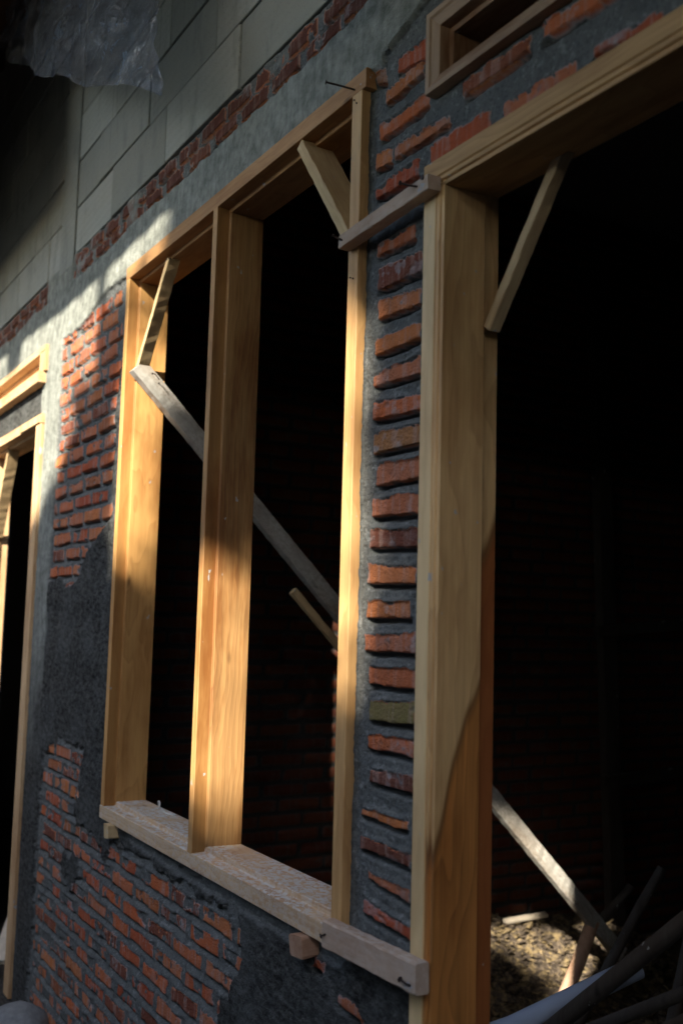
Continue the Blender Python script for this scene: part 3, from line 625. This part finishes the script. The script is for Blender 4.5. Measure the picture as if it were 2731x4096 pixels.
# ------------------------------------------------------------------ inside the doorway
t = plank('prop', (-3.77, 2.80, 0.0), (-3.77, 2.66, 3.3), 0.09, 0.05, (1, 0, 0), W_dark, None, 13); tag(t, 'dark upright prop standing against the inner brick wall', 'prop')
t = plank('cross_rail', (-3.72, 2.66, 0.775), (-3.70, 4.3, 0.85), 0.055, 0.03, (1, 0, 0), W_dark, None, 14); tag(t, 'lower dark rail fixed across the upright prop indoors', 'rail')
t = plank('cross_rail', (-3.72, 2.62, 1.49), (-3.70, 4.3, 1.62), 0.055, 0.03, (1, 0, 0), W_dark, None, 15); tag(t, 'upper dark rail fixed across the upright prop indoors', 'rail')
t = tube('stake', [(-3.01, 1.915, 0.40), (-3.0, 1.83, 0.26), (-2.99, 1.70, 0.07), (-2.985, 1.62, -0.04)], 0.026, W_stake, None, 14); tag(t, 'round orange-pink stake at the foot of the long grey board', 'stake')
def pole(p, q, r, mat, label, ext=(0, 0), n=12):
    p, q = Vector(p), Vector(q); d = (q - p).normalized(); p = p - d * ext[0]; q = q + d * ext[1]
    pts = [p.lerp(q, i / 6) + Vector((rng.uniform(-.004, .004),) * 3) for i in range(7)]
    return tag(tube('leaning_pole', pts, r, mat, None, n, r * 0.85), label, 'pole', 'poles leaning in a heap inside the doorway')
t = tube('plastic_pipe', [(-2.08, 0.34, 0.55), (-1.788, 0.50, 0.663), (-1.80, 0.9, 0.72), (-1.82, 1.15, 0.76)], 0.026, M_pipe, None, 16)
bpy.data.objects.remove(t)
t = tube('plastic_pipe', [(-1.90, 0.12, 0.555), (-1.788, 0.50, 0.655), (-1.70, 0.78, 0.765)], 0.024, M_pipe, None, 16); tag(t, 'blue-grey plastic pipe lying across the bottom right corner', 'pipe')
pole((-1.624, .5, .731), (-1.326, .5, .987), 0.018, W_dark, 'thickest dark pole, just above and behind the blue-grey pipe', (0.5, 0.5))
pole((-1.50, .45, .690), (-1.20, .48, .900), 0.016, W_dark, 'dark pole just right of the thickest pole in the corner', (0.5, 0.5))
pole((-1.40, .40, .640), (-1.12, .45, .820), 0.015, W_dark, 'lowest dark pole at the very bottom right corner', (0.5, 0.5))
pole((-2.46, 1.36, .36), (-2.37, 1.59, .76), 0.018, W_dark, 'dim short pole standing upright behind the pile of poles', (0.3, 0.0))
pole((-3.03, 1.93, .36), (-2.95, 2.06, .53), 0.018, W_dark, 'dim stub of pole close behind the stake', (0.0, 0.0))
pole((-1.95, 1.2, .60), (-1.93, 1.25, .83), 0.02, W_dark, 'dim pole end rising at the right edge behind the thickest pole', (0.5, 0.0))
pole((-1.46, .62, .80), (-1.10, .66, 1.02), 0.014, W_dark, 'thin dark pole above the thickest pole at the right edge', (0.5, 0.4))
pole((-1.70, .80, .50), (-1.25, .70, .70), 0.020, W_dark, 'dark pole lying low behind the blue-grey pipe', (0.3, 0.5))
pole((-2.10, 1.25, .40), (-1.75, 1.35, .62), 0.016, W_stake, 'thin reddish pole deep in the heap beyond the pipe', (0.3, 0.4))
t = plank('offcut', (-3.68, 2.04, 0.215), (-3.66, 2.26, 0.225), 0.03, 0.012, (0.3, 0, 1), M_ply, None, 21); tag(t, 'pale sawn offcut catching the sun on top of the rubble', 'offcut')
# heap of straw and rubble
bm = bmesh.new(); nx, ny = 90, 90; gx = np.linspace(-3.83, -2.7, nx); gy = np.linspace(1.2, 2.9, ny); X, Y = np.meshgrid(gx, gy)
Z = 0.17 * sst(-2.75, -3.6, X) * sst(1.2, 1.8, Y) * sst(2.9, 2.4, Y) + 0.04 * fbm(X, Y, 8, 4) + 0.018 * fbm(X, Y, 35, 3, 5) + 0.005
vv = [[bm.verts.new((X[j, i], Y[j, i], Z[j, i])) for i in range(nx)] for j in range(ny)]
for j in range(ny - 1):
    for i in range(nx - 1): bm.faces.new((vv[j][i], vv[j][i + 1], vv[j + 1][i + 1], vv[j + 1][i]))
for i in range(150):       # lumps of brick and mortar
    x, y = rng.uniform(-3.8, -2.85), rng.uniform(1.4, 2.7); j_, i_ = int((y - 1.2) / 1.7 * (ny - 1)), int((x + 3.83) / 1.13 * (nx - 1)); r_ = rng.uniform(0.008, 0.035)
    g_ = bmesh.ops.create_icosphere(bm, subdivisions=1, radius=r_)['verts']
    for v in g_: v.co = Vector((v.co.x * rng.uniform(.6, 1.5), v.co.y * rng.uniform(.6, 1.5), v.co.z * rng.uniform(.5, 1.0))) + Vector((x, y, Z[j_, i_] + r_ * 0.3))
for i in range(1500):      # chips, straw and shavings
    x, y = rng.uniform(-3.8, -2.85), rng.uniform(1.4, 2.7); j_, i_ = int((y - 1.2) / 1.7 * (ny - 1)), int((x + 3.83) / 1.13 * (nx - 1))
    a, b, L, wd = rng.uniform(0, 6.28), rng.uniform(-.5, .5), rng.uniform(0.02, 0.08), rng.uniform(0.002, 0.010)
    d = Vector((math.cos(a) * math.cos(b), math.sin(a) * math.cos(b), math.sin(b))); s_ = Vector((-math.sin(a), math.cos(a), rng.uniform(-.5, .5))).normalized()
    c_ = Vector((x, y, Z[j_, i_] + 0.012)); u_ = d.cross(s_) * 0.002
    q = [bm.verts.new(c_ + d * L * e + s_ * wd * f + u_ * k_) for e, f, k_ in ((-.5, -1, 0), (.5, -.6, 0), (.5, .6, 0), (-.5, 1, 0), (0, 0, 3))]
    bm.faces.new(q[:4]); bm.faces.new((q[0], q[1], q[4])); bm.faces.new((q[1], q[2], q[4])); bm.faces.new((q[2], q[3], q[4])); bm.faces.new((q[3], q[0], q[4]))
tag(link('rubble_heap', bm, M_heap), 'sunlit heap of straw, shavings and rubble on the floor indoors', 'rubble', kind='stuff')
# stones outside, bottom left
def stone(x, y, z, r, label):
    bm = bmesh.new(); bmesh.ops.create_icosphere(bm, subdivisions=3, radius=r)
    s = rng.random() * 50
    for v in bm.verts:
        c_ = v.co; k_ = 1 + 0.35 * float(fbm(np.array([c_.x / r + s]), np.array([c_.y / r + c_.z / r * 0.7]), 1.1, 3)[0]); v.co = Vector((c_.x * k_ * 1.2, c_.y * k_, c_.z * k_ * 0.75))
    tag(link('stone', bm, M_stone, None, Matrix.Translation((x, y, z)), smooth=True), label, 'stone', 'loose stones at the foot of the wall')
stone(-3.60, -0.075, 0.135, 0.105, 'largest pale stone at the foot of the wall, bottom left corner')
stone(-3.84, -0.09, 0.08, 0.07, 'mid-sized dim stone left of the largest pale stone')
stone(-3.25, -0.10, 0.0, 0.06, 'smallest dim stone right of the largest pale stone')
t = plank('offcut', (-5.0, 0.35, 0.36), (-4.55, 0.10, 0.06), 0.10, 0.02, (0.5, -0.3, 0.8), M_ply, None, 22); tag(t, 'pale board sloping inside the far left door frame at its foot', 'board')

# ------------------------------------------------------------------ plastic sheet
bm = bmesh.new(); A, B_, C_, D_ = Vector((-4.5, -0.16, 4.16)), Vector((-2.42, -0.20, 3.30)), Vector((-2.262, -0.20, 2.745)), Vector((-4.40, -0.20, 3.895))
nu, nv = 90, 50; vv = []
for j in range(nv):
    t_ = j / (nv - 1); r_ = []
    for i in range(nu):
        s = i / (nu - 1); p = D_.lerp(C_, s).lerp(A.lerp(B_, s), t_)
        p.z += -0.045 * math.sin(s * math.pi) * (1 - t_) + 0.012 * math.sin(s * 23) * (1 - t_); p.x += 0.02 * math.sin(t_ * 5) * s
        n1 = float(fbm(np.array([p.x]), np.array([p.z]), 3.2, 4, 3)[0]); rid = abs(float(fbm(np.array([p.x + p.z]), np.array([p.z]), 5, 3, 8)[0]))
        p.y += 0.05 * n1 - 0.04 * rid; r_.append(bm.verts.new(p))
    vv.append(r_)
for j in range(nv - 1):
    for i in range(nu - 1): bm.faces.new((vv[j][i], vv[j][i + 1], vv[j + 1][i + 1], vv[j + 1][i]))
tag(link('plastic_sheet', bm, M_sheet, smooth=True), 'crumpled clear plastic sheet hanging at the top left corner', 'plastic sheet')

# ------------------------------------------------------------------ porch roof: its edge throws the stepped shadow line on the ring beam
RE = 1.5; RZ = 2.665 + RE * TZ
PR = thing('porch_roof', 'dark lean-to tiled roof over the front wall', 'roof', (-3, -RE, RZ))
bm = bmesh.new(); nx = 420; gx = np.linspace(-9.5, 3.2, nx); rows_ = [(-0.025, 0.56), (0.5, 0.37), (0.98, 0.012), (1.0, 0.0)]
def zt(x): return 0.010 * abs(math.sin(math.pi * x / 0.23)) + 0.008 * math.floor(math.sin(x * 3) * 1.5)
lay = []
for off in (0.0, 0.03):
    vv = [[bm.verts.new((x, -RE * s_, RZ + dz + zt(x) + off)) for x in gx] for s_, dz in rows_]; lay.append(vv)
    for a, b in zip(vv, vv[1:]):
        for i in range(nx - 1): bm.faces.new((a[i], a[i + 1], b[i + 1], b[i]))
for i in range(nx - 1): bm.faces.new((lay[0][-1][i], lay[0][-1][i + 1], lay[1][-1][i + 1], lay[1][-1][i]))
link('tiling', bm, M_tile, PR)
for i in range(12):
    x = -9 + i * 0.95; bm = bmesh.new()
    vs_ = [bm.verts.new((x + dx, y, z_ + dz - 0.03)) for dx in (-.025, .025) for y, z_ in ((0.0, RZ + 0.55), (-RE + 0.12, RZ + 0.045)) for dz in (-0.11, -0.01)]
    for f in ((0, 1, 3, 2), (4, 6, 7, 5), (0, 2, 6, 4), (1, 5, 7, 3), (0, 4, 5, 1), (2, 3, 7, 6)): bm.faces.new([vs_[q] for q in f])
    bmesh.ops.recalc_face_normals(bm, faces=bm.faces); link('rafter', bm, W_dark, PR)

NW = thing('added_yard_wall', 'plain grey wall added across the yard to block low sky light', 'wall')  # unseen wall, added to hold back low sky light from the front
bm = bmesh.new(); add_box(bm, -14, 10, -4.4, -4.2, -0.12, 2.84); add_box(bm, -14, 10, -4.43, -4.17, 2.84, 2.9); link('wall_core', bm, M_core, NW)
RW = thing('added_left_wall', 'plain wall added at the far left to block sky light', 'wall')  # unseen wall, added to darken the left of the facade
box('wall_core', (-5.85, -5.65, -4.2, 0.02, -0.12, 4.4), M_core, RW)
EW = thing('added_right_wall', 'plain grey wall added at the right to block sky light', 'wall')  # added out of view to cut sky light from the right
box('wall_core', (4.6, 4.8, -4.2, 0.02, -0.12, 3.6), M_core, EW)
BS = thing('added_block_stack', 'unseen stack of grey blocks added to shade the foot of the wall', 'block stack', (-3.0, -1.3, -0.1))  # added out of view to keep low light off the wall's foot
bm = bmesh.new()
for k_ in range(4):
    for j_ in range(3):
        for i in range(6):
            x, y, z = -4.6 + i * 0.515 + (0.1 if k_ % 2 else 0), -1.75 + j_ * 0.26, -0.08 + k_ * 0.19
            add_box(bm, x, x + 0.5 + rng.uniform(-.004, .004), y + rng.uniform(-.01, .01), y + 0.25, z, z + 0.186)
link('blocks', bm, M_block, BS, Matrix.Identity(4))
SD = thing('added_shade_deck', 'unseen deck of two planks added to darken the wall above the doorway', 'scaffold', (-1.0, -0.4, 2.8))  # added out of view so the wall over the door falls darker
for i in range(2): box('plank', (-1.72, 1.6, -0.40 - 0.39 * i, -0.03 - 0.39 * i, 2.80, 2.835), W_brace, SD)
for x in (-1.5, -0.2, 1.2): box('bearer', (x, x + 0.06, -0.85, 0.0, 2.725, 2.797), W_dark, SD)
for o in SD.children: o.matrix_local = Matrix.Translation(-Vector(SD.location))
TP = thing('shade_tarp', 'black tarpaulin added out of view, darkening the upper left wall', 'shade_tarp', (-4.6, -0.42, 3.16))  # added out of view to shade the upper left blocks
bm = bmesh.new(); vv = []
for j in range(12):
    vv.append([bm.verts.new((-5.62 + 1.75 * i / 60, -0.42 + 0.03 * math.sin(i * 0.5) + 0.015 * math.sin(j + i * .2), 3.16 + 0.01 * math.sin(i * .7) * (j == 0) + 0.93 * j / 11)) for i in range(61)])
for a, b in zip(vv, vv[1:]):
    for i in range(60): bm.faces.new((a[i], a[i + 1], b[i + 1], b[i]))
link('sheet', bm, M_tarp, TP, smooth=True)
# ------------------------------------------------------------------ added unseen tree: its leaf gaps are cut to shape the patches of sun
LIT = [
 [(-4.47, 2.95), (-3.42, 2.95), (-3.42, 2.36), (-3.40, 2.33), (-3.71, 2.35), (-3.68, 2.16), (-3.78, 2.08), (-3.98, 1.96), (-4.12, 1.87), (-4.22, 1.6), (-4.35, 1.0), (-5.4, 0.9), (-5.4, 2.52), (-4.75, 2.56), (-4.47, 2.56)],
 [(-5.4, 2.6), (-4.76, 2.60), (-4.76, 3.0), (-5.4, 3.0)],
 [(-3.32, 2.95), (-3.32, 2.55), (-3.05, 2.60), (-2.85, 2.63), (-2.72, 2.68), (-2.65, 2.95)],
 [(-3.13, 2.22), (-3.06, 2.31), (-2.95, 2.34), (-2.95, 1.85), (-3.01, 1.74), (-3.13, 1.68)],
 [(-2.42, 1.54), (-2.34, 1.64), (-2.26, 1.66), (-2.26, 1.20), (-2.30, 1.10), (-2.42, 1.08)],
 [(-2.20, 1.66), (-2.15, 1.86), (-1.92, 1.86), (-1.82, 1.93), (-1.79, 2.10), (-1.672, 2.07), (-1.672, 1.50), (-1.705, 1.36), (-1.74, 1.45), (-1.80, 1.60)],
]
def crown():
    N1, N2 = 22000, 60000; N = N1 + N2
    xw = nr.uniform(-6.3, 1.6, N); zw = nr.uniform(-0.4, 2.95, N)
    ln = np.concatenate([nr.uniform(0.15, 0.24, N1), nr.uniform(0.05, 0.09, N2)]); y = nr.uniform(-5.7, -4.6, N)
    sd = np.full(N, -9.0)
    for P in LIT: sd = np.maximum(sd, poly_sd(xw, zw, P))
    part = poly_sd(xw, zw, [(-3.06, 2.32), (-2.72, 2.34), (-2.72, 2.60), (-3.06, 2.60)])     # thin foliage: half-lit top of the left jamb
    soft = np.full(N, -9.0)
    for P in LIT[3:]: soft = np.maximum(soft, poly_sd(xw, zw, P))
    thin = np.clip((0.035 - soft) / 0.13, 0, 1) ** 2.2       # foliage thins out gradually around the small gaps
    sd = np.where(soft > -0.12, np.minimum(sd, -0.016), sd)
    hard = np.full(N, -9.0)
    for P in LIT[:3]: hard = np.maximum(hard, poly_sd(xw, zw, P))
    sd = np.maximum(sd, hard); gate = (soft < -0.12) | ((nr.rand(N) < thin) & (soft < 0.035))
    gate |= (xw > -2.938) & (xw < -2.50) & (zw < 2.30)
    keep = gate & (sd < -0.015) & ~((part > -0.03) & ((nr.rand(N) > 0.22) | (ln > 0.1)))
    near = np.minimum(-hard, np.maximum(-soft, 0)); keep &= np.where(ln > 0.1, ln * 0.55 < near, near < 0.18)
    xw, zw, ln, y = xw[keep], zw[keep], ln[keep], y[keep]
    x = xw - y * TX; z = zw - y * TZ; n = len(x)
    a = nr.normal(size=(n, 3)); a /= np.linalg.norm(a, axis=1)[:, None]
    b = np.cross(a, nr.normal(size=(n, 3))); b /= np.linalg.norm(b, axis=1)[:, None]
    c = np.stack([x, y, z], -1); L = ln[:, None]
    P = np.stack([c - a * L * .6, c + b * L * .36, c + a * L * .6, c - b * L * .36], 1).reshape(-1, 3)
    me = bpy.data.meshes.new('crown'); me.from_pydata(P.tolist(), [], [(4 * i, 4 * i + 1, 4 * i + 2, 4 * i + 3) for i in range(n)])
    me.materials.append(M_leaf); return me
TR = thing('added_shade_tree', 'unseen leafy tree added with gaps that shape the sun patches', 'tree', (1.3, -5.5, -0.12))  # added behind the camera only for the light it lets through
o = bpy.data.objects.new('crown', crown()); COL.objects.link(o); o.parent = TR; o.matrix_local = Matrix.Translation(-Vector(TR.location))
bm = bmesh.new(); add_tube(bm, [(1.3, -5.5, -0.2), (1.35, -5.45, 1.4), (1.25, -5.5, 2.8), (1.3, -5.5, 4.6)], 0.17, 12, 0.09)
for q in ((3.4, -5.2, 5.2), (3.6, -5.4, 6.2)):
    add_tube(bm, [(1.27, -5.5, 2.7), ((1.27 + q[0]) / 2, (q[1] - 5.5) / 2, 3.7), q], 0.07, 8, 0.02)
link('trunk', bm, M_bark, TR, smooth=True)
